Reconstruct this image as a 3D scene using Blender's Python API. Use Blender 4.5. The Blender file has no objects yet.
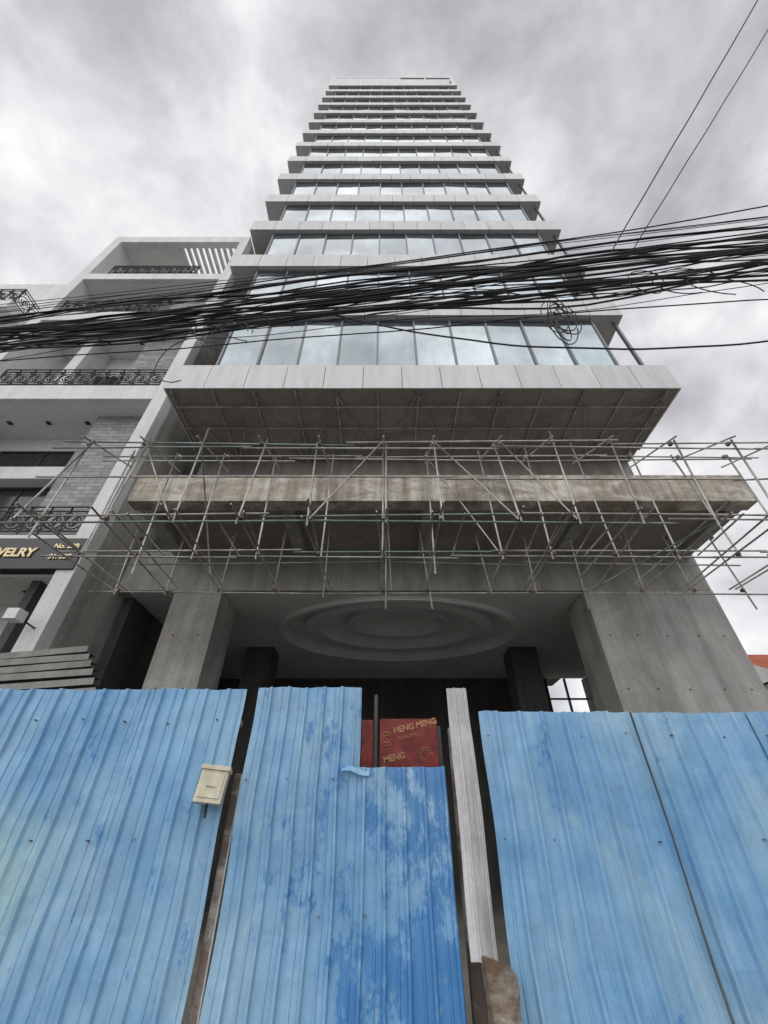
import bpy, math, random
from mathutils import Vector, noise as mnoise
random.seed(7)
scene=bpy.context.scene
H=1.6   # eye height; Z values below given above eye level are written as H+...

# ---------------------------------------------------------------- materials
def newmat(name):
    m=bpy.data.materials.new(name); m.use_nodes=True
    nt=m.node_tree; b=nt.nodes['Principled BSDF']
    return m,nt,b
def N(nt,t,**kw):
    n=nt.nodes.new(t)
    for k,v in kw.items(): setattr(n,k,v)
    return n
def L(nt,a,b): nt.links.new(a,b)
def coords(nt,scale=(1,1,1)):
    tc=N(nt,'ShaderNodeTexCoord'); mp=N(nt,'ShaderNodeMapping')
    mp.inputs['Scale'].default_value=scale
    L(nt,tc.outputs['Object'],mp.inputs['Vector']); return mp.outputs['Vector']
def noise(nt,scale,detail=6,rough=.6,vec=None,dist=0):
    n=N(nt,'ShaderNodeTexNoise'); n.inputs['Scale'].default_value=scale
    n.inputs['Detail'].default_value=detail; n.inputs['Roughness'].default_value=rough
    n.inputs['Distortion'].default_value=dist
    if vec is not None: L(nt,vec,n.inputs['Vector'])
    return n.outputs['Fac']
def ramp(nt,fac,stops):
    r=N(nt,'ShaderNodeValToRGB'); e=r.color_ramp.elements
    while len(e)<len(stops): e.new(.5)
    for i,(p,c) in enumerate(stops):
        e[i].position=p; e[i].color=(c,c,c,1) if not hasattr(c,'__len__') else (*c,1)
    L(nt,fac,r.inputs['Fac']); return r.outputs['Color']
def mix(nt,fac,a,b,mode='MIX'):
    m=N(nt,'ShaderNodeMix',data_type='RGBA',blend_type=mode)
    for s,v in ((m.inputs[0],fac),(m.inputs[6],a),(m.inputs[7],b)):
        if isinstance(v,(int,float)): s.default_value=v
        elif isinstance(v,tuple): s.default_value=(*v,1)
        else: L(nt,v,s)
    return m.outputs[2]
def math_(nt,op,a,b):
    n=N(nt,'ShaderNodeMath',operation=op)
    for s,v in ((n.inputs[0],a),(n.inputs[1],b)):
        if isinstance(v,(int,float)): s.default_value=v
        else: L(nt,v,s)
    return n.outputs[0]
def bump(nt,b,h,strength=.3,dist=.02):
    n=N(nt,'ShaderNodeBump'); n.inputs['Strength'].default_value=strength
    n.inputs['Distance'].default_value=dist
    L(nt,h,n.inputs['Height']); L(nt,n.outputs[0],b.inputs['Normal'])

def concrete(name,c,var=.35,streak=.4,rough=.9,patch=None,pl=.52):
    m,nt,b=newmat(name)
    v=coords(nt)
    big=noise(nt,.7,8,.65,v,.4)
    dark=tuple(x*(1-var) for x in c); lite=tuple(min(1,x*(1+var)) for x in c)
    col=ramp(nt,big,[(.3,dark),(.5,c),(.72,lite)])
    if patch:
        pm=ramp(nt,noise(nt,1.3,8,.7,coords(nt,(1,1,2.2)),.3),[(pl-.04,0.),(pl+.08,.85)])
        col=mix(nt,pm,col,patch)
    st=noise(nt,1.0,6,.7,coords(nt,(3.5,3.5,.25)))
    col=mix(nt,streak,col,ramp(nt,st,[(.35,(.35,.33,.31)),(.62,(1,1,1))]),'MULTIPLY')
    fine=noise(nt,18,6,.7,v)
    col=mix(nt,.35,col,ramp(nt,fine,[(.3,.6),(.7,1.25)]),'MULTIPLY')
    L(nt,col,b.inputs['Base Color']); b.inputs['Roughness'].default_value=rough
    bump(nt,b,fine,.35,.02)
    return m
def plain(name,c,rough=.6,metal=0,var=.12,sc=3):
    m,nt,b=newmat(name); v=coords(nt)
    f=noise(nt,sc,6,.65,v)
    col=ramp(nt,f,[(.3,tuple(x*(1-var) for x in c)),(.7,tuple(min(1,x*(1+var)) for x in c))])
    L(nt,col,b.inputs['Base Color']); b.inputs['Roughness'].default_value=rough
    b.inputs['Metallic'].default_value=metal
    return m
def fascia_mat(name,c):
    m,nt,b=newmat(name)
    st=noise(nt,1.5,6,.7,coords(nt,(2.5,2.5,.35)))
    col=mix(nt,.45,c,ramp(nt,st,[(.3,(.60,.58,.56)),(.6,(1,1,1))]),'MULTIPLY')
    L(nt,col,b.inputs['Base Color']); b.inputs['Roughness'].default_value=.5
    b.inputs['Metallic'].default_value=.0
    return m
def glass_mat(name,c):
    m,nt,b=newmat(name)
    f=noise(nt,.35,4,.5,coords(nt),.5)
    col=ramp(nt,f,[(.35,tuple(x*.72 for x in c)),(.65,tuple(min(1,x*1.15) for x in c))])
    # light dust film
    col=mix(nt,.3,col,ramp(nt,noise(nt,2.2,7,.7,coords(nt,(1.5,1.5,.5))),[(.35,.5),(.65,1.0)]),'MULTIPLY')
    L(nt,col,b.inputs['Base Color'])
    b.inputs['Metallic'].default_value=.85; b.inputs['Roughness'].default_value=.06
    bump(nt,b,noise(nt,.6,2,.5,coords(nt)),.07,.05)
    return m
def paint_blue(name,amount=.0,rightdark=False,spot=None):
    m,nt,b=newmat(name); v=coords(nt)
    base=ramp(nt,noise(nt,1.1,6,.6,v),[(.3,(.16,.37,.62)),(.5,(.21,.44,.69)),(.72,(.29,.52,.75))])
    # sun-faded areas
    fade=ramp(nt,noise(nt,.7,6,.65,v,.6),[(.44,0.),(.64,.7)])
    base=mix(nt,fade,base,(.40,.59,.71))
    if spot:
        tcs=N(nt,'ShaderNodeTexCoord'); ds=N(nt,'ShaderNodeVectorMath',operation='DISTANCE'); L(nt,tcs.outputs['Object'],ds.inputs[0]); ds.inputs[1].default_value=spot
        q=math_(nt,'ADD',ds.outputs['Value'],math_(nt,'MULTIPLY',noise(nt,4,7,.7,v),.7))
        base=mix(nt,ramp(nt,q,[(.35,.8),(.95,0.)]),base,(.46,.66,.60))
    # dirt streaks running down
    st=noise(nt,1,7,.7,coords(nt,(9,9,.6)))
    base=mix(nt,.55,base,ramp(nt,st,[(.3,(.58,.64,.70)),(.58,(1,1,1))]),'MULTIPLY')
    # pale vertical streaks
    ws=ramp(nt,noise(nt,1,8,.72,coords(nt,(14,14,.8)),.1),[(.56,0.),(.70,.45)])
    base=mix(nt,ws,base,(.52,.66,.76))
    # soft scuffs
    base=mix(nt,.5,base,ramp(nt,noise(nt,6,9,.75,v,.5),[(.35,(.66,.73,.80)),(.6,(1,1,1))]),'MULTIPLY')
    # brushed touch-up paint, in clusters
    br=noise(nt,5.5,12,.80,coords(nt,(1.5,1,.8)),.15)
    cl=noise(nt,1.3,4,.55,coords(nt,(1,1,.8)),.3)
    fac=math_(nt,'ADD',br,math_(nt,'MULTIPLY',math_(nt,'SUBTRACT',cl,.5),.62))
    if rightdark:
        tc=N(nt,'ShaderNodeTexCoord'); sp=N(nt,'ShaderNodeSeparateXYZ'); L(nt,tc.outputs['Object'],sp.inputs[0])
        mr=N(nt,'ShaderNodeMapRange'); mr.inputs['From Min'].default_value=-.6; mr.inputs['From Max'].default_value=.5
        mr.inputs['To Min'].default_value=0; mr.inputs['To Max'].default_value=.12
        L(nt,sp.outputs['X'],mr.inputs['Value'])
        fac=math_(nt,'ADD',fac,mr.outputs[0])
    pm=ramp(nt,fac,[(.585-amount,0.),(.645-amount,.8)])
    base=mix(nt,pm,base,(.04,.20,.49))
    # whitish scratches
    sc_=ramp(nt,noise(nt,7,8,.8,coords(nt,(4,1,.5)),.3),[(.66,0.),(.72,.5)])
    base=mix(nt,sc_,base,(.55,.68,.76))
    # chips
    ch=ramp(nt,noise(nt,22,6,.7,coords(nt,(1,1,.6))),[(.68,0.),(.72,.8)])
    base=mix(nt,ch,base,(.12,.13,.15))
    L(nt,base,b.inputs['Base Color'])
    b.inputs['Roughness'].default_value=.5
    bump(nt,b,noise(nt,5,5,.6,v),.25,.02)
    return m

M={}
M['conc']=concrete('raw_concrete',(.43,.42,.40),.3,.45)
M['conc_l']=concrete('raw_concrete_light',(.50,.49,.475),.28,.45)
M['conc_d']=concrete('raw_concrete_shaded',(.10,.098,.095),.3,.5)  # very dark base colour stands in for shade inside the entrance
M['beam']=concrete('canopy_beam_concrete',(.46,.41,.34),.35,.85,patch=(.76,.72,.64),pl=.50)
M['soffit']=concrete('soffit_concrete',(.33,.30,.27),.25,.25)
M['ceil']=concrete('plaster_ceiling',(.76,.76,.76),.10,.05)
M['fascia']=fascia_mat('aluminium_panel',(.64,.645,.66))
M['fascia2']=fascia_mat('aluminium_panel_b',(.59,.595,.61))
M['joint']=plain('joint_dark',(.05,.05,.055),.8)
M['mull']=plain('mullion_aluminium',(.16,.17,.19),.4,.3)
M['g1']=glass_mat('window_glass_a',(.37,.425,.455))
M['g2']=glass_mat('window_glass_b',(.28,.33,.36))
M['g3']=glass_mat('window_glass_c',(.47,.53,.56))
M['white']=concrete('white_render',(.78,.78,.78),.08,.22)
M['white2']=concrete('white_soffit',(.82,.82,.81),.06,.06)
M['iron']=plain('wrought_iron',(.015,.015,.017),.45)
M['darkglass']=plain('dark_window',(.03,.035,.04),.12,0,.3)
M['tube']=plain('galvanised_tube',(.42,.41,.38),.5,.3,.5,2.2)
M['tube2']=plain('painted_tube',(.22,.28,.25),.5,.2,.5,2)
M['cable']=plain('cable_rubber',(.018,.018,.02),.55)
M['red']=plain('red_film_plywood',(.20,.024,.020),.6,0,.55,9)
M['gold']=plain('gold_print',(.42,.20,.10),.6,.0,.4,20)
M['signblack']=plain('black_sign_panel',(.02,.02,.023),.3)
M['brass']=plain('brass_letters',(.75,.62,.36),.35,.3)
M['cream']=concrete('cream_plastic',(.66,.62,.48),.12,.45,.5)
M['rust']=concrete('rusty_steel',(.18,.14,.12),.5,.6,patch=(.55,.53,.50))
M['wood']=concrete('weathered_post',(.20,.13,.085),.5,.6,patch=(.52,.48,.42),pl=.5)
M['wsheet']=concrete('white_sheet_steel',(.74,.74,.76),.1,.8,.5)
M['asph']=concrete('asphalt',(.05,.05,.052),.25,.1)
M['pave']=concrete('pavement_slabs',(.28,.27,.25),.2,.1)
M['dirt']=concrete('ground_soil',(.24,.22,.19),.3,.1)
M['paint']=plain('road_paint',(.75,.75,.72),.6)
M['tile']=concrete('red_roof_tile',(.38,.10,.05),.3,.2)
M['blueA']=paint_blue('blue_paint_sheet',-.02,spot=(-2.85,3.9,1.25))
M['blueB']=paint_blue('blue_paint_sheet_worn',.03,True)
M['blueC']=paint_blue('blue_paint_sheet_clean',-.045)
def stone():
    m,nt,b=newmat('grey_stone_cladding')
    tc=N(nt,'ShaderNodeTexCoord'); sp=N(nt,'ShaderNodeSeparateXYZ'); cb=N(nt,'ShaderNodeCombineXYZ')
    L(nt,tc.outputs['Object'],sp.inputs[0])
    ad=N(nt,'ShaderNodeMath',operation='ADD'); L(nt,sp.outputs['X'],ad.inputs[0]); L(nt,sp.outputs['Y'],ad.inputs[1])
    L(nt,ad.outputs[0],cb.inputs[0]); L(nt,sp.outputs['Z'],cb.inputs[1])
    br=N(nt,'ShaderNodeTexBrick'); L(nt,cb.outputs[0],br.inputs['Vector'])
    br.inputs['Scale'].default_value=1; br.inputs['Brick Width'].default_value=.45; br.inputs['Row Height'].default_value=.14
    br.inputs['Mortar Size'].default_value=.008
    br.inputs['Color1'].default_value=(.24,.24,.25,1); br.inputs['Color2'].default_value=(.38,.38,.40,1); br.inputs['Mortar'].default_value=(.14,.14,.14,1)
    L(nt,mix(nt,.5,br.outputs['Color'],ramp(nt,noise(nt,6,6,.7,tc.outputs['Object']),[(.3,.55),(.7,1.3)]),'MULTIPLY'),b.inputs['Base Color'])
    b.inputs['Roughness'].default_value=.8
    bump(nt,b,br.outputs['Fac'],-.5,.02)
    return m
M['stone']=stone()

# ---------------------------------------------------------------- mesh builder
class MB:
    def __init__(s): s.v=[];s.f=[];s.m=[];s.mats=[];s.sm=[]
    def mi(s,k):
        if k not in s.mats: s.mats.append(k)
        return s.mats.index(k)
    def face(s,pts,k,sm=False):
        n=len(s.v); s.v+= [tuple(p) for p in pts]; s.f.append(list(range(n,n+len(pts)))); s.m.append(s.mi(k)); s.sm.append(sm)
    def box(s,x0,x1,y0,y1,z0,z1,k):
        n=len(s.v)
        s.v+=[(x0,y0,z0),(x1,y0,z0),(x1,y1,z0),(x0,y1,z0),(x0,y0,z1),(x1,y0,z1),(x1,y1,z1),(x0,y1,z1)]
        for f in ((0,3,2,1),(4,5,6,7),(0,1,5,4),(1,2,6,5),(2,3,7,6),(3,0,4,7)):
            s.f.append([n+i for i in f]); s.m.append(s.mi(k)); s.sm.append(False)
    def poly(s,pts,r,k,n=6,closed=False):
        pts=[Vector(p) for p in pts]; base=len(s.v); c=len(pts)
        for i,p in enumerate(pts):
            if closed: d=pts[(i+1)%c]-pts[i-1]
            else: d=pts[min(i+1,c-1)]-pts[max(i-1,0)]
            d.normalize(); a=Vector((0,0,1)) if abs(d.z)<.9 else Vector((0,1,0))
            u=d.cross(a).normalized(); w=d.cross(u)
            for j in range(n):
                t=2*math.pi*j/n; s.v.append(tuple(p+u*math.cos(t)*r+w*math.sin(t)*r))
        for i in range(c if closed else c-1):
            for j in range(n):
                a=base+i*n+j; b2=base+i*n+(j+1)%n; c2=base+((i+1)%c)*n+(j+1)%n; d2=base+((i+1)%c)*n+j
                s.f.append([a,b2,c2,d2]); s.m.append(s.mi(k)); s.sm.append(True)
        if not closed:
            s.f.append([base+j for j in range(n)]); s.m.append(s.mi(k)); s.sm.append(False)
            s.f.append([base+(c-1)*n+j for j in reversed(range(n))]); s.m.append(s.mi(k)); s.sm.append(False)
    def build(s,name,parent=None,bevel=0):
        me=bpy.data.meshes.new(name); me.from_pydata(s.v,[],s.f)
        for k in s.mats: me.materials.append(M[k])
        me.polygons.foreach_set('material_index',s.m); me.polygons.foreach_set('use_smooth',s.sm); me.update()
        o=bpy.data.objects.new(name,me); scene.collection.objects.link(o)
        if parent: o.parent=parent
        if bevel:
            bv=o.modifiers.new('bevel','BEVEL'); bv.width=bevel; bv.segments=2; bv.limit_method='ANGLE'
        return o
def empty(name):
    o=bpy.data.objects.new(name,None); scene.collection.objects.link(o); return o
def text(name,body,loc,size,mat,parent,ext=.01,rot=(math.pi/2,0,0),bold=0):
    c=bpy.data.curves.new(name,'FONT'); c.body=body; c.size=size; c.extrude=ext; c.offset=bold
    o=bpy.data.objects.new(name,c); o.location=loc; o.rotation_euler=rot; c.materials.append(M[mat])
    scene.collection.objects.link(o); o.parent=parent; return o

# ---------------------------------------------------------------- ground, road, pavement
b=MB(); b.face([(-400,-400,0),(400,-400,0),(400,400,0),(-400,400,0)],'dirt'); b.build('ground')
b=MB(); b.face([(-200,-9,.004),(200,-9,.004),(200,1.2,.004),(-200,1.2,.004)],'asph'); b.build('road')
b=MB()
for i in range(-30,30): b.face([(i*4,-4,.008),(i*4+2,-4,.008),(i*4+2,-3.86,.008),(i*4,-3.86,.008)],'paint')
b.build('road_marking')
b=MB(); b.box(-60,60,1.35,3.7,0,.12,'pave'); b.box(-60,60,1.2,1.35,0,.14,'conc_l'); b.build('pavement')

# ---------------------------------------------------------------- tower
T=empty('high_rise_building')
XL,XR=-6.27,8.45
YF=7.0
GX0,GX1,GY=-5.15,7.2,7.2
zb=[9.86]+[14.03+4.03*k for k in range(0,14)]
FH=1.13
sl=MB()
for i,z in enumerate(zb):
    z0=H+z; z1=z0+FH
    xr=XR if i==0 else 8.28
    yb=10.0 if i==0 else 9.0
    sl.box(XL+.05,xr-.05,YF+.05,(yb if i==0 else 22),z0+.03,z1-.03,'joint' if i else 'soffit')
    n=13; w=(xr-XL)/n
    for j in range(n):
        kx=random.choice(['fascia','fascia','fascia2'])
        sl.box(XL+j*w+.009,XL+(j+1)*w-.009,YF+random.uniform(0,.006),YF+.04,z0,z1,kx)
        if i: sl.box(XL+j*w+.009,XL+(j+1)*w-.009,YF+.045,GY+.1,z0-.004,z0+.02,'fascia2')
    for (xa,xb) in ((XL,XL+.045),(xr-.045,xr)):
        for q in range(6):
            if i or q<1: sl.box(xa,xb,YF+.05+q*2.4,YF+.05+q*2.4+2.37,z0,z1,'fascia')
    for (xa,xb) in ((XL+.05,GX0-.05),(GX1+.05,xr-.05)):
        if i: sl.box(xa,xb,GY+.105,20,z0-.003,z0+.02,'fascia2')
sl.build('floor_slabs',T)
gl=MB(); mu=MB()
npan=10; pw=(GX1-GX0)/npan
for i in range(len(zb)-1):
    z0=H+zb[i]+FH-.05; z1=H+zb[i+1]
    for j in range(npan):
        a=GX0+j*pw; c=a+pw
        k=random.choices(['g1','g2','g3'],[6,3,2])[0]
        t=random.uniform(-.010,.010); t2=random.uniform(-.012,.012)
        gl.face([(a,GY+t,z0),(c,GY-t,z0),(c,GY-t+t2,z1),(a,GY+t+t2,z1)],k)
        mu.box(a-.03,a+.03,GY-.05,GY+.05,z0,z1-.006,'mull')
    mu.box(GX1-.03,GX1+.03,GY-.05,GY+.05,z0,z1-.006,'mull')
    mu.box(GX0+.03,GX1-.03,GY-.03,GY+.05,z1-.10,z1-.008,'mull')
    for s in (GX0-.01,GX1+.01):
        gl.face([(s,GY,z0),(s,20,z0),(s,20,z1),(s,GY,z1)],'g2')
gl.build('curtain_wall_glass',T); mu.build('window_mullions',T)
bd=MB()
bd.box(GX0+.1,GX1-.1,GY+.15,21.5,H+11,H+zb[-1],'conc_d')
# corner posts tying slab ends
for i in range(len(zb)-1): bd.box(8.04,8.12,7.25,7.35,H+zb[i]+FH+.002,H+zb[i+1]-.006,'mull')
# roof crown: open frame on the right, plant-room screen on the left
zt=H+zb[-1]+FH; zq=zt+5.0; zr=zt+6.0
bd.box(XL,XL+.4,7.0,7.14,zt,zq,'fascia'); bd.box(7.98,8.28,7.0,7.14,zt,zq,'fascia')
bd.box(XL,8.28,7.0,7.14,zq,zr,'fascia')
bd.box(XL,XL+.2,7.15,12,zq,zr,'fascia'); bd.box(8.08,8.28,7.15,12,zq,zr,'fascia')
bd.box(XL+.4,2.0,7.03,7.12,zt,zq,'fascia2'); bd.box(4.9,5.05,7.02,7.12,zt,zq,'fascia')
bd.build('tower_core',T)
# ---- podium
pd=MB()
pd.box(-6.2,8.3,9.95,10.2,H+6.5,H+9.88,'conc')           # wall above canopy
pd.box(-5.7,8.3,7.0,7.35,H+5.72,H+6.5,'beam')            # canopy front beam
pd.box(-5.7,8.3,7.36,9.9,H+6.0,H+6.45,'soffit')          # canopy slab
pd.box(7.95,8.28,7.36,9.5,H+5.8,H+6.0,'conc')
pd.box(-5.68,-5.35,7.36,9.5,H+5.8,H+6.0,'conc')
for x in (-2.4,.9,4.6): pd.box(x,x+.3,7.36,9.5,H+5.82,H+6.0,'conc')
pd.box(-6.85,8.4,9.5,9.93,H+4.8,H+5.99,'conc')           # main front beam
pd.box(-5.3,-4.1,9.42,10.6,0,H+4.8,'conc')               # columns
pd.box(5.08,6.3,9.42,10.6,0,H+4.8,'conc')
pd.box(6.3,8.42,9.5,9.8,0,H+4.8,'conc_l')
pd.box(8.1,8.42,9.8,17.5,0,H+4.8,'conc')
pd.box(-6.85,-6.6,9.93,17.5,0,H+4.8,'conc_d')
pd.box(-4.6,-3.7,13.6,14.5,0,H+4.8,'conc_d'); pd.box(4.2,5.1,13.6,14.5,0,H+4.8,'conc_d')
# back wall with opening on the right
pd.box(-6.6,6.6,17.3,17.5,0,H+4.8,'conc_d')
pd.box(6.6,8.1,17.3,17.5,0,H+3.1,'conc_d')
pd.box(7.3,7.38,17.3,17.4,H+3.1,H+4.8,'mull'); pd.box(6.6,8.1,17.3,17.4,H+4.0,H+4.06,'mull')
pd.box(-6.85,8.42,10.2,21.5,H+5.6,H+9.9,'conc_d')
# form-tie holes and board joints on the raw concrete
for x in (5.35,6.0,6.75,7.5,8.1,-5.0,-4.4):
    for z in (1.2,2.4,3.6): 
        yf=9.42 if x<6.3 else 9.5
        pd.box(x-.02,x+.02,yf-.006,yf+.01,H+z-.02,H+z+.02,'joint')
pd.build('podium',T,.015)
# ceiling with recessed rings
ce=MB(); cx,cy=.45,12.35; zc=H+4.8
Rr=[(3.75,0),(3.70,-.10),(3.55,-.10),(3.5,.34),(2.95,.36),(2.9,.10),(2.45,.08),(2.4,.45),(1.65,.47),(1.6,.25),(1.45,.25),(1.42,.6),(0.001,.62)]
n=96
for k in range(len(Rr)-1):
    (r0,h0),(r1,h1)=Rr[k],Rr[k+1]
    for j in range(n):
        a=2*math.pi*j/n; c=2*math.pi*(j+1)/n
        ce.face([(cx+r0*math.cos(a),cy+r0*math.sin(a)*.68,zc+h0),(cx+r0*math.cos(c),cy+r0*math.sin(c)*.68,zc+h0),(cx+r1*math.cos(c),cy+r1*math.sin(c)*.68,zc+h1),(cx+r1*math.cos(a),cy+r1*math.sin(a)*.68,zc+h1)],'ceil')
x0_,x1_,y0_,y1_=-6.6-cx,8.1-cx,9.6-cy,17.3-cy
R0=3.75
def edge(a):
    c,s=math.cos(a),math.sin(a)*.68
    t=min((x1_/c if c>1e-9 else (x0_/c if c<-1e-9 else 1e9)),(y1_/s if s>1e-9 else (y0_/s if s<-1e-9 else 1e9)))
    return (cx+c*t,cy+s*t,zc-.001)
angs=sorted([2*math.pi*j/n for j in range(n)]+[math.atan2((yy)/.68,xx)%(2*math.pi) for xx in (x0_,x1_) for yy in (y0_,y1_)])
for j in range(len(angs)):
    a=angs[j]; c=angs[(j+1)%len(angs)]
    ce.face([(cx+R0*math.cos(a),cy+R0*.68*math.sin(a),zc-.001),edge(a),edge(c),(cx+R0*math.cos(c),cy+R0*.68*math.sin(c),zc-.001)],'ceil')
ce.build('entrance_ceiling',T)
# exposed ceiling studs under the first slab
st=MB(); zs=H+9.86
def rj(a): return random.uniform(-a,a)
x=-6.1; k=0
while x<8.2:
    st.box(x,x+.04,7.1,9.93,zs-.05,zs+.03,'tube')
    x2=min(x+1.18,8.3)
    if k%2==0: st.poly([(x,7.15,zs-.06),(x2,9.9,zs-.06)],.018,'tube',4)
    else: st.poly([(x,9.9,zs-.06),(x2,7.15,zs-.06)],.018,'tube',4)
    x+=1.18; k+=1
for y in (7.6,8.4,9.2): st.box(-6.1,8.3,y,y+.035,zs-.09,zs-.052,'tube')
st.build('soffit_studs',T)

# ---------------------------------------------------------------- scaffolding
S=empty('scaffolding')
sc=MB()
rows=[(5.6,4.15,6.1),(6.75,4.15,6.9),(8.2,4.1,5.6)]
xs=[-5.85+1.15*i+rj(.10) for i in range(13)]
R=.019
for yi,(y,zl,zt2) in enumerate(rows):
    for x in xs:
        top=zt2+random.choice([.03,.05,.1,.35]); bot=zl-random.choice([.03,.05,.05,.08,.12,.4])
        sc.poly([(x+rj(.08),y,H+bot),(x+rj(.14),y+rj(.06),H+top)],R,'tube')
    lv=[zl,zl+.12,zt2,zt2-.14] if yi<2 else [zl,zl+.75]
    if yi==0: lv+=[5.15]
    for z in lv:
        x=xs[0]-random.uniform(.2,.75)
        while x<xs[-1]+.3:
            e=min(x+random.uniform(3.6,6),xs[-1]+random.uniform(.3,.9))
            sc.poly([(x-.15,y+rj(.03)+.03,H+z+rj(.05)),(e,y+rj(.03)+.03,H+z+rj(.05))],R*.95,random.choice(['tube','tube','tube2']))
            x=e
# transoms
for x in xs:
    for z in (4.18,4.3):
        sc.poly([(x+rj(.18),5.35+rj(.2),H+z),(x+rj(.18),8.35+rj(.15),H+z+rj(.06))],R*.9,'tube')
    for q in (.4,.75):
        if random.random()<.5: sc.poly([(x+q,5.5,H+4.22),(x+q+rj(.1),6.85,H+4.22)],R*.9,'tube')
    sc.poly([(x,5.4,H+6.05),(x,6.95,H+6.75+rj(.2))],R*.9,'tube')
# diagonal braces
for i in range(len(xs)-1):
    if random.random()<.28: 
        a,c=(xs[i],xs[i+1]) if random.random()<.5 else (xs[i+1],xs[i])
        sc.poly([(a,5.57,H+4.15),(c,5.57,H+6.1)],R*.8,'tube')
    if random.random()<.25:
        a,c=(xs[i],xs[i+1]) if random.random()<.5 else (xs[i+1],xs[i])
        sc.poly([(a,6.78,H+4.15),(c,6.78,H+6.9)],R*.8,'tube')
    if random.random()<.35:
        a,c=(xs[i],xs[i+1]) if random.random()<.5 else (xs[i+1],xs[i])
        sc.poly([(a,5.6,H+4.15),(c,8.2,H+4.1)],R*.8,'tube2')
    if random.random()<.2:
        sc.poly([(xs[i],5.6,H+6.1),(xs[i]+rj(.2),8.2,H+4.15)],R*.8,'tube')
# loose end bracing at the left
sc.poly([(-6.35,5.6,H+4.2),(-5.8,5.6,H+6.15)],R*.9,'tube'); sc.poly([(-6.4,5.6,H+4.2),(-5.9,8.2,H+4.1)],R*.9,'tube')
sc.build('scaffold_tubes',S)
cp=MB()
for (y,zl,zt2) in rows:
    for x in xs:
        for z in (zl+.05,zt2-.05): cp.box(x-.03,x+.03,y-.035,y+.05,H+z-.035,H+z+.035,'rust')
cp.build('couplers',S,.01)

# ---------------------------------------------------------------- wrought iron railing helper
def railing(mb,x0,x1,y,z0,h=1.0,axis='x'):
    def P(u,z): return (u,y,z) if axis=='x' else (y,u,z)
    for z in (z0+.04,z0+.16,z0+h-.14,z0+h): mb.poly([P(x0,z),P(x1,z)],.022,'iron',5)
    n=max(1,round((x1-x0)/.5)); w=(x1-x0)/n
    for i in range(n+1): mb.poly([P(x0+i*w,z0),P(x0+i*w,z0+h)],.02,'iron',5)
    for i in range(n):
        c=x0+(i+.5)*w; zc=z0+h*.5; r=min(w,h-.3)*.46
        mb.poly([P(c+r*math.cos(t*math.pi/8),zc+r*math.sin(t*math.pi/8)) for t in range(16)],.021,'iron',4,True)
        for s in (1,-1):
            pts=[]
            for t in range(16):
                a=t*.55; rr=r*(.9-.05*t)
                pts.append(P(c+s*(rr*math.cos(a)*.55+.02),zc+s*rr*math.sin(a)*.8))
            mb.poly(pts,.022,'iron',4)
        for s in (-1,1):
            for zz in (z0+.26,z0+h-.24):
                mb.poly([P(c+s*w*.42+.05*math.cos(t*math.pi/4),zz+.05*math.sin(t*math.pi/4)) for t in range(8)],.018,'iron',4,True)

# ---------------------------------------------------------------- neighbouring white shop house
W=empty('white_shop_house')
w=MB()
NX0,NX1=-13.8,-6.9
w.box(NX1-.42,NX1,8.0,9.7,0,H+24.2,'white')
w.box(NX0,NX0+.45,8.0,9.7,0,H+24.2,'white')
w.box(NX0,NX1-.003,9.7,20,0,H+23.9,'white')
w.box(NX1-.002,NX1+.02,8.35,20,0,H+24.0,'conc')
# roof frame & pergola
w.box(NX0+.45,NX1-.42,8.0,8.3,H+23.5,H+24.2,'white')
w.box(NX0+.45,-10.6,8.3,9.7,H+23.6,H+24.1,'white2')
w.box(NX1-.8,NX1-.42,8.3,9.7,H+23.6,H+24.1,'white2')
for i in range(9):
    x=-10.5+i*.31; w.box(x,x+.11,8.3,9.68,H+23.6,H+23.85,'white')
# balconies
for (zt3,th,k) in ((5.5,.12,'white'),(11.4,.7,'white'),(16.3,.65,'white'),(19.8,.55,'white')):
    w.box(NX0+.45,NX1-.42,8.0,8.2,H+zt3-th,H+zt3,k)
    w.box(NX0+.45,NX1-.42,8.2,9.7,H+zt3-th+.003,H+zt3-.05,'white2')
w.box(NX0+.45,NX1-.03,7.95,8.0-.003,H+4.55,H+5.37,'signblack')
w.box(NX0+.45,NX1-.42,8.2,9.7,H+4.5,H+4.549,'white2')
for (a,c) in ((5.5,10.69),(11.36,15.64),(16.26,19.25)):
    w.box(-9.4,NX1-.42,8.7,9.69,H+a,H+c,'stone')
w.box(-11.9,-11.5,8.75,9.69,H+11.36,H+15.64,'white')
# windows
def win(x0,x1,z0,z1):
    w.box(x0,x1,9.64,9.695,H+z0,H+z1,'darkglass')
    w.box(x0-.06,x0,9.6,9.69,H+z0,H+z1,'iron'); w.box(x1,x1+.06,9.6,9.69,H+z0,H+z1,'iron')
    m=(x0+x1)/2; w.box(m-.03,m+.03,9.61,9.639,H+z0,H+z1,'iron')
    w.box(x0,x1,9.6,9.69,H+z1,H+z1+.06,'iron')
win(-12.9,-9.8,9.0,9.95); win(-12.9,-9.6,5.6,8.3)
win(-12.6,-9.9,11.8,14.2); win(-12.6,-9.9,16.6,18.6); win(-12.4,-9.0,20.2,22.4)
w.box(NX0+.45,-9.4,9.2,9.62,H+8.4,H+8.9,'white')
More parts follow.
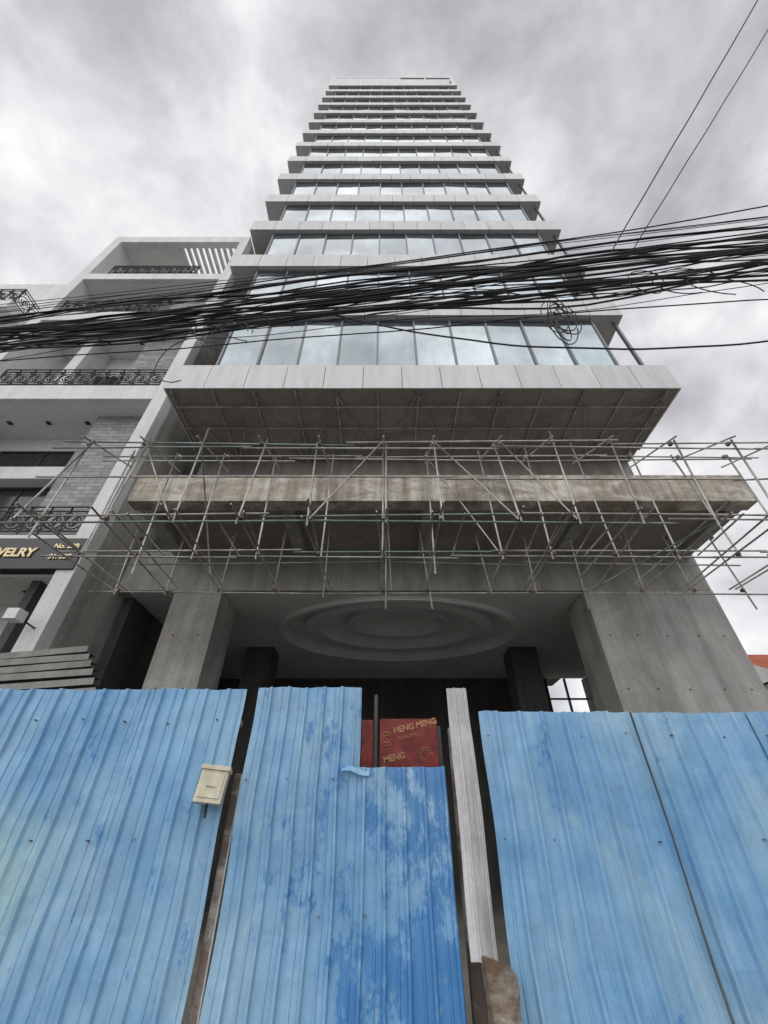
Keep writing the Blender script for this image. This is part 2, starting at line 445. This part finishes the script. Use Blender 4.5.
# shop front
w.box(NX0+.45,NX1-.42,9.5,9.69,0,H+3.3,'darkglass')
w.box(-8.1,-7.9,8.4,9.69,0,H+4.5,'conc_d')
for x in (-12.5,-11.2,-9.9,-8.6):
    for z in (10.69,15.64,19.24,4.49):
        w.box(x-.07,x+.07,8.9,9.04,H+z-.03,H+z+.008,'iron')
w.box(-9.2,-8.5,9.1,9.5,H+13.6,H+14.2,'white2')
w.build('facade',W,.01)
r=MB()
railing(r,-12.9,-7.35,8.08,H+11.4); railing(r,-13.2,-9.2,8.08,H+16.3); railing(r,-12.6,-8.6,8.08,H+19.8)
railing(r,-13.3,-7.35,8.08,H+5.5,.9)
r.build('balcony_railings',W)
text('sign_letters','JEWELRY',(-9.20,7.93,H+4.86),.31,'brass',W,.015,bold=.010)
text('sign_number','No. 22B',(-7.60,7.93,H+5.08),.17,'brass',W,.01,bold=.005)
text('sign_phone','31. 33E',(-7.60,7.93,H+4.80),.17,'brass',W,.01,bold=.005)
# flood light on the shop front
fl=MB(); fl.poly([(-7.1,8.0,H+3.2),(-7.25,7.7,H+3.3)],.02,'iron'); fl.box(-7.4,-7.15,7.5,7.75,H+3.2,H+3.42,'white2'); fl.build('flood_light',W,.02)

# further left house with an iron balcony
G=empty('grey_town_house')
g=MB(); g.box(-24,-14.0,9.4,22,0,H+22,'white'); g.box(-20,-14.6,7.6,9.4,H+15.9,H+16.4,'white')
g.box(-20,-14.6,7.6,9.4,H+10.9,H+11.4,'white')
g.build('walls',G); r=MB(); railing(r,-20,-14.7,7.68,H+16.4,1.1); railing(r,7.7,9.35,-14.7,H+16.4,1.1,'y'); railing(r,-20,-14.7,7.68,H+11.4,1.1)
r.build('balcony_railings',G)

# red roof house far right
RH=empty('red_roof_house'); q=MB()
q.box(25,36,26,34,0,9.0,'white')
q.face([(24.3,25.4,8.9),(36.7,25.4,8.9),(36.7,30,11.6),(24.3,30,11.6)],'tile'); q.face([(24.3,34.6,8.9),(24.3,30,11.6),(36.7,30,11.6),(36.7,34.6,8.9)],'tile')
q.face([(24.3,25.4,8.9),(24.3,30,11.6),(24.3,34.6,8.9)],'white')
for x in (26,29,32): q.box(x,x+1.4,25.94,26.05,5.5,7.2,'darkglass')
q.build('house_body',RH)

# stacked planks at the left inside the site
PL=MB()
for i in range(9):
    z=H+1.15+i*.15; y=6.5+.05*i
    a=(-7.8,y,z-.22+rj(.04)); c2=(-4.25-.12*i,y+.25,z+.10+rj(.03))
    PL.face([(a[0],a[1],a[2]),(c2[0],c2[1],c2[2]),(c2[0],c2[1]-.015,c2[2]+.10),(a[0],a[1]-.015,a[2]+.10)],'conc')
    PL.face([(a[0],a[1],a[2]),(c2[0],c2[1],c2[2]),(c2[0],c2[1]+.3,c2[2]),(a[0],a[1]+.3,a[2])],'conc_d')  # underside in darker concrete, its shade put into the colour
PL.build('timber_plank_stack')

# ---------------------------------------------------------------- corrugated hoarding
FY=3.9
def corr(name,x0,x1,z0,ztop,mat,parent,y=FY,pitch=.195,seed=0,amp=.03,lean=0,slope=0,rows=26):
    prof=[]; x=x0
    while x<x1-.001:
        for dx,dy in ((0,0),(.052,0),(.060,-.3),(.070,-.3),(.078,0),(.122,0),(.135,-1),(.156,-1),(.169,0)):
            if x+dx*pitch/.195<=x1: prof.append((x+dx*pitch/.195,dy*amp))
        x+=pitch
    prof.append((x1,0))
    vs=[];fs=[]
    for j in range(rows+1):
        t=j/rows
        for i,(px,py) in enumerate(prof):
            zt=ztop+slope*(px-x0)+.016*mnoise.noise(Vector((px*5,seed,0)))
            z=z0+(zt-z0)*t
            d=.03*mnoise.noise(Vector((px*1.2,z*1.3,seed)))+.014*mnoise.noise(Vector((px*5,z*4,seed)))
            vs.append((px+.018*mnoise.noise(Vector((z*1.4,seed*3,px*.9))),y+py+d+lean*(z-z0),z))
    n=len(prof)
    for j in range(rows):
        for i in range(n-1): fs.append((j*n+i,j*n+i+1,(j+1)*n+i+1,(j+1)*n+i))
    me=bpy.data.meshes.new(name); me.from_pydata(vs,[],fs); me.materials.append(M[mat])
    o=bpy.data.objects.new(name,me); scene.collection.objects.link(o); o.parent=parent
    so=o.modifiers.new('thick','SOLIDIFY'); so.thickness=.003
    return o
F1=empty('corrugated_fence')
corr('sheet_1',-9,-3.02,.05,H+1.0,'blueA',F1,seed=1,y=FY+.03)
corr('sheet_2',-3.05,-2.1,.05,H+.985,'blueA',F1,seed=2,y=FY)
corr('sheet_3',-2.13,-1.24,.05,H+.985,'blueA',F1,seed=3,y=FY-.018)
bp=MB()
for z in (.5,1.5,2.3): bp.box(-9,-1.26,FY+.09,FY+.13,z,z+.05,'rust')
for x in (-8,-6,-4,-2.4): bp.box(x,x+.06,FY+.13,FY+.19,0,H+.85,'rust')
bp.build('frame_rails',F1)
F2=empty('corrugated_fence')
corr('sheet_1',.83,2.14,.05,H+.80,'blueC',F2,seed=5,y=FY)
corr('sheet_2',2.12,3.2,.05,H+.80,'blueC',F2,seed=6,y=FY+.03)
corr('sheet_3',3.18,9,.05,H+.80,'blueC',F2,seed=7,y=FY+.012)
bp=MB()
for z in (.5,1.5,2.2): bp.box(.86,9,FY+.09,FY+.13,z,z+.05,'rust')
for x in (.9,3.3,5.2,7.2): bp.box(x,x+.06,FY+.13,FY+.19,0,H+.65,'rust')
bp.poly([(2.13,FY-.03,.05),(2.12,FY-.035,.9),(2.14,FY-.035,1.6),(2.135,FY-.035,H+.79)],.007,'conc_d',5)
bp.build('frame_rails',F2)
GT=empty('corrugated_gate')
corr('sheet_tall',-1.13,-.25,.05,H+1.0,'blueB',GT,seed=8,y=FY-.01,pitch=.16)
corr('sheet_low',-.28,.50,.05,H+.385,'blueB',GT,seed=9,y=FY-.03,pitch=.16)
bp=MB()
for z in (.3,1.1,1.88): bp.box(-1.1,.48,FY+.06,FY+.10,z,z+.05,'rust')
bp.box(-1.12,-1.07,FY+.04,FY+.09,.02,H+.9,'rust'); bp.box(.45,.495,FY+.04,FY+.09,.02,H+.37,'rust')
bp.build('gate_frame',GT)
corr('peeled_strip',-.27,-.2,H+.36,H+1.0,'blueB',GT,seed=11,y=FY-.005,pitch=.16)
fp=MB(); pts=[]
for i in range(7):
    t=i/6; pts.append((-.33+.22*t, FY-.05-.02*math.sin(t*3), H+.39-.03*t+.01*math.sin(t*6)))
for i in range(6):
    a,c=pts[i],pts[i+1]; fp.face([a,c,(c[0]-.01,c[1]-.03,c[2]-.035),(a[0]-.01,a[1]-.03,a[2]-.035)],'blueB')
fp.build('bent_flap',GT)
# small rivets along the rails, irregularly spaced
sw=MB()
for (x0,x1,ys,zs_) in ((-3.0,-1.3,FY-.03,(1.52,2.32)),(-1.08,.45,FY-.035,(1.12,1.9)),(.9,3.3,FY-.01,(1.52,2.22))):
    x=x0
    while x<x1:
        for z in zs_:
            if random.random()<.7:
                xx=x+rj(.03); zz=z+rj(.02); sw.box(xx-.005,xx+.005,ys-.006,ys+.03,zz-.005,zz+.005,'rust')
        x+=.39 if x1!=.45 else .32
sw.build('fence_screws',GT)
# posts
GP=MB(); GP.box(-1.225,-1.165,FY+.06,FY+.12,0,H+.35,'rust'); GP.box(-1.165,-1.15,FY+.04,FY+.12,0,H+.34,'conc_l'); GP.build('gate_post',None,.006)
GP=MB(); GP.box(.57,.66,FY+.1,FY+.2,0,H+.7,'rust'); GP.build('gate_post.001',None,.006)
WS=empty('white_steel_strip')
corr('strip_sheet',.555,.735,.92,H+.98,'wsheet',WS,seed=12,y=FY-.07,pitch=.09,amp=.02)
PB=MB()
ring=[]
for i in range(9):
    z=.95*i/8; cx0=.76-.05*i/8; h=.10-.012*(i/8)
    ring.append([(cx0-h+rj(.012),FY-.22+rj(.01),z),(cx0+rj(.02),FY-.25+rj(.012),z),(cx0+h+rj(.012),FY-.20+rj(.01),z-(.06 if i==8 else 0)),(cx0+h+rj(.01),FY-.06,z-(.06 if i==8 else 0)),(cx0-h+rj(.01),FY-.06,z)])
for i in range(8):
    for j in range(5): PB.face([ring[i][j],ring[i][(j+1)%5],ring[i+1][(j+1)%5],ring[i+1][j]],'wood')
PB.face(ring[-1],'wood')
PB.build('weathered_post')
# cream junction box
JB=empty('junction_box'); j=MB(); j.box(-.10,.10,-.12,0,-.12,.09,'cream'); j.box(-.11,.11,-.135,.005,.09,.12,'cream'); j.box(-.08,.08,-.128,-.121,-.09,.07,'cream'); j.poly([(0,-.06,-.12),(0.01,-.04,-.2)],.01,'cable')
j.poly([(-.03,-.131,-.02),(.03,-.131,-.02)],.004,'rust')
o=j.build('box_body',JB,.01); JB.location=(-1.33,FY-.07,H+.25); JB.rotation_euler=(math.radians(-6),math.radians(5),math.radians(10))
# red formwork panel with print
RB=empty('red_formwork_board'); q=MB(); q.box(-.04,.52,4.5,4.52,H+.2,H+.86,'red'); q.box(-.22,-.11,4.55,4.6,.0,H+.86,'red'); q.box(-.1,-.065,4.56,4.62,.0,H+1.1,'conc_d'); q.box(.48,.56,4.53,4.6,0,H+.8,'conc_d'); q.build('board',RB)  # last dark upright added to stand in for shade behind the gate gap
text('print_a','HENG MENG',(.10,4.497,H+.73),.075,'gold',RB,.001,(math.pi/2,math.radians(-12),0),.003)
text('print_b','PLYFORM',(.14,4.497,H+.67),.045,'gold',RB,.001,(math.pi/2,math.radians(-12),0))
text('print_c','MENG',(.0,4.497,H+.48),.075,'gold',RB,.001,(math.pi/2,math.radians(-12),0),.003)
q=MB()
for r0 in (.06,.04): q.poly([(.40+r0*math.cos(t*.4),4.496,H+.55+r0*math.sin(t*.4)) for t in range(13)],.004,'gold',4)
for r0 in (.06,.035): q.poly([(.03+r0*math.cos(t*.4+1),4.496,H+.68+r0*math.sin(t*.4+1)) for t in range(13)],.005,'gold',4)
q.build('print_logo',RB)

# ---------------------------------------------------------------- overhead cables
C=MB()
def cable(p,q,sag,r=.011,n=40,wob=.02,sd=0):
    p=Vector(p);q=Vector(q);pts=[]
    for i in range(n+1):
        t=i/n; v=p.lerp(q,t); v.z-=4*sag*t*(1-t)
        v.y+=wob*mnoise.noise(Vector((t*9,sd,1))); v.z+=wob*mnoise.noise(Vector((t*9,sd,5)))
        pts.append(v)
    C.poly(pts,r,'cable',5)
def Yc(x): return 2.43-.101*x
XA,XB=-14,13
for i in range(44):
    dy=random.gauss(0,.07); dz=random.gauss(0,.08)
    cable((XA,Yc(XA)+dy+rj(.2),H+5.56+dz+rj(.10)),(XB,Yc(XB)+dy*2+rj(.4),H+5.75+dz*1.7+rj(.45)),.34+rj(.10),random.choice([.005,.006,.008,.010,.014]),50,.16,i)
for i in range(6):
    z=6.0+i*.11
    cable((XA,Yc(XA)+rj(.15),H+z+.1),(XB,Yc(XB)+rj(.25),H+z+.25),.25,.005,40,.03,50+i)
C.build('overhead_cables')
C=MB()
cable((-.6,2.5,H+5.0),(6.5,1.9,H+4.6),1.05,.010,40,.02,90)
cable((2.72,1.96,H+5.45),(6.6,-1.9,H+10.8),.0,.008)
cable((3.0,1.94,H+5.5),(6.8,-1.2,H+10.6),.0,.007)
cable((-4.6,2.8,H+5.1),(-.2,2.4,H+5.15),.42,.007,40,.05,91)
cable((-2.6,2.7,H+5.1),(1.6,2.3,H+5.2),.22,.006,40,.05,92)
cable((1.2,2.3,H+5.1),(5.6,1.9,H+5.1),.30,.007,40,.06,93)
def loop(cx,cy,cz,rx,rz,sd,turns=1.0):
    C.poly([(cx+rx*math.cos(t*.3)*(1+.1*mnoise.noise(Vector((t*.2,sd,0)))),cy+.05*math.sin(t*.2+sd),cz+rz*math.sin(t*.3)*(1+.15*mnoise.noise(Vector((t*.2,sd,9))))) for t in range(int(21*turns))],.006,'cable',5)
for i in range(7): loop(1.96+rj(.06),2.25,H+4.45+rj(.1),.11+rj(.03),.30+rj(.08),i)
for i in range(4): loop(-1.6+rj(.3),2.55,H+4.72+rj(.12),.35+rj(.12),.32+rj(.1),i+10,.8)
loop(-2.3,2.6,H+4.25,.3,.45,31,.9); loop(3.9,2.1,H+4.85,.45,.3,33,.8); loop(3.0,2.1,H+4.95,.2,.2,35); loop(3.4,2.05,H+4.9,.35,.22,36,.9)
C.build('hanging_cable_loops')
for k,(x,y) in enumerate(((XA,Yc(XA)),(XB,Yc(XB)))):
    U=empty('utility_pole'); u=MB(); u.poly([(x,y+.2,0),(x,y+.2,10)],.16,'conc_l',14)
    u.box(x-.06,x+.06,y-.9,y+.9,H+5.9,H+6.02,'rust'); u.box(x-.06,x+.06,y-.7,y+.7,H+7.2,H+7.3,'rust')
    for dy in (-.6,0,.5): u.poly([(x,y+dy,H+7.3),(x,y+dy,H+7.5)],.05,'conc_l',8)
    u.build('pole_body',U)

# ---------------------------------------------------------------- light and sky
sun_el,sun_az=math.radians(52),math.radians(200)
wd=bpy.data.worlds.new('World'); scene.world=wd; wd.use_nodes=True; nt=wd.node_tree
bg=nt.nodes['Background']; out=nt.nodes['World Output']
sky=N(nt,'ShaderNodeTexSky',sky_type='NISHITA'); sky.sun_disc=False; sky.sun_elevation=sun_el; sky.sun_rotation=sun_az
L(nt,sky.outputs[0],bg.inputs[0]); bg.inputs[1].default_value=.08
tc=N(nt,'ShaderNodeTexCoord'); mp=N(nt,'ShaderNodeMapping'); mp.inputs['Scale'].default_value=(1,1,1.4); mp.inputs['Location'].default_value=(3.1,.4,1.2)
L(nt,tc.outputs['Generated'],mp.inputs[0])
n1=noise(nt,2.3,10,.54,mp.outputs[0],.25)
n2=noise(nt,5.5,8,.55,mp.outputs[0],.5)
nn=math_(nt,'ADD',n1,math_(nt,'MULTIPLY',math_(nt,'SUBTRACT',n2,.5),.32))
mr=N(nt,'ShaderNodeMapRange'); mr.inputs['From Min'].default_value=.3; mr.inputs['From Max'].default_value=.7
mr.clamp=False; L(nt,nn,mr.inputs['Value']); mr.inputs['To Min'].default_value=.10; mr.inputs['To Max'].default_value=.96
dp=N(nt,'ShaderNodeVectorMath',operation='DOT_PRODUCT'); L(nt,tc.outputs['Generated'],dp.inputs[0]); dp.inputs[1].default_value=(-.28,-.10,-.30)
ad=math_(nt,'ADD',math_(nt,'ADD',mr.outputs[0],dp.outputs['Value']),.25)
cl=ramp(nt,ad,[(.06,(.34,.335,.365)),(.30,(.45,.445,.475)),(.50,(.60,.595,.625)),(.70,(.80,.80,.82)),(.95,(1.02,1.02,1.02))])
bg2=N(nt,'ShaderNodeBackground'); L(nt,cl,bg2.inputs[0]); bg2.inputs[1].default_value=1.08
ms=N(nt,'ShaderNodeMixShader'); ms.inputs[0].default_value=.93
L(nt,bg.outputs[0],ms.inputs[1]); L(nt,bg2.outputs[0],ms.inputs[2]); L(nt,ms.outputs[0],out.inputs[0])
sd=bpy.data.lights.new('sun','SUN'); sd.energy=1.5; sd.angle=math.radians(95); sd.color=(1,.98,.95)
so=bpy.data.objects.new('sun',sd); scene.collection.objects.link(so)
# sun in the south-west behind the camera, diffused by thick cloud
dirv=Vector((-.35*math.cos(sun_el),-.94*math.cos(sun_el),math.sin(sun_el)))
so.rotation_euler=dirv.to_track_quat('Z','Y').to_euler()

# ---------------------------------------------------------------- camera
cam=bpy.data.cameras.new('camera'); co=bpy.data.objects.new('camera',cam); scene.collection.objects.link(co)
cam.sensor_fit='VERTICAL'; cam.sensor_height=36; cam.lens=36*408/1024
cam.clip_end=2000; cam.clip_start=.05
co.location=(0,0,H); co.rotation_euler=(math.radians(90+37.7),0,0)
scene.camera=co
scene.view_settings.view_transform='Standard'; scene.view_settings.look='None'; scene.view_settings.exposure=0
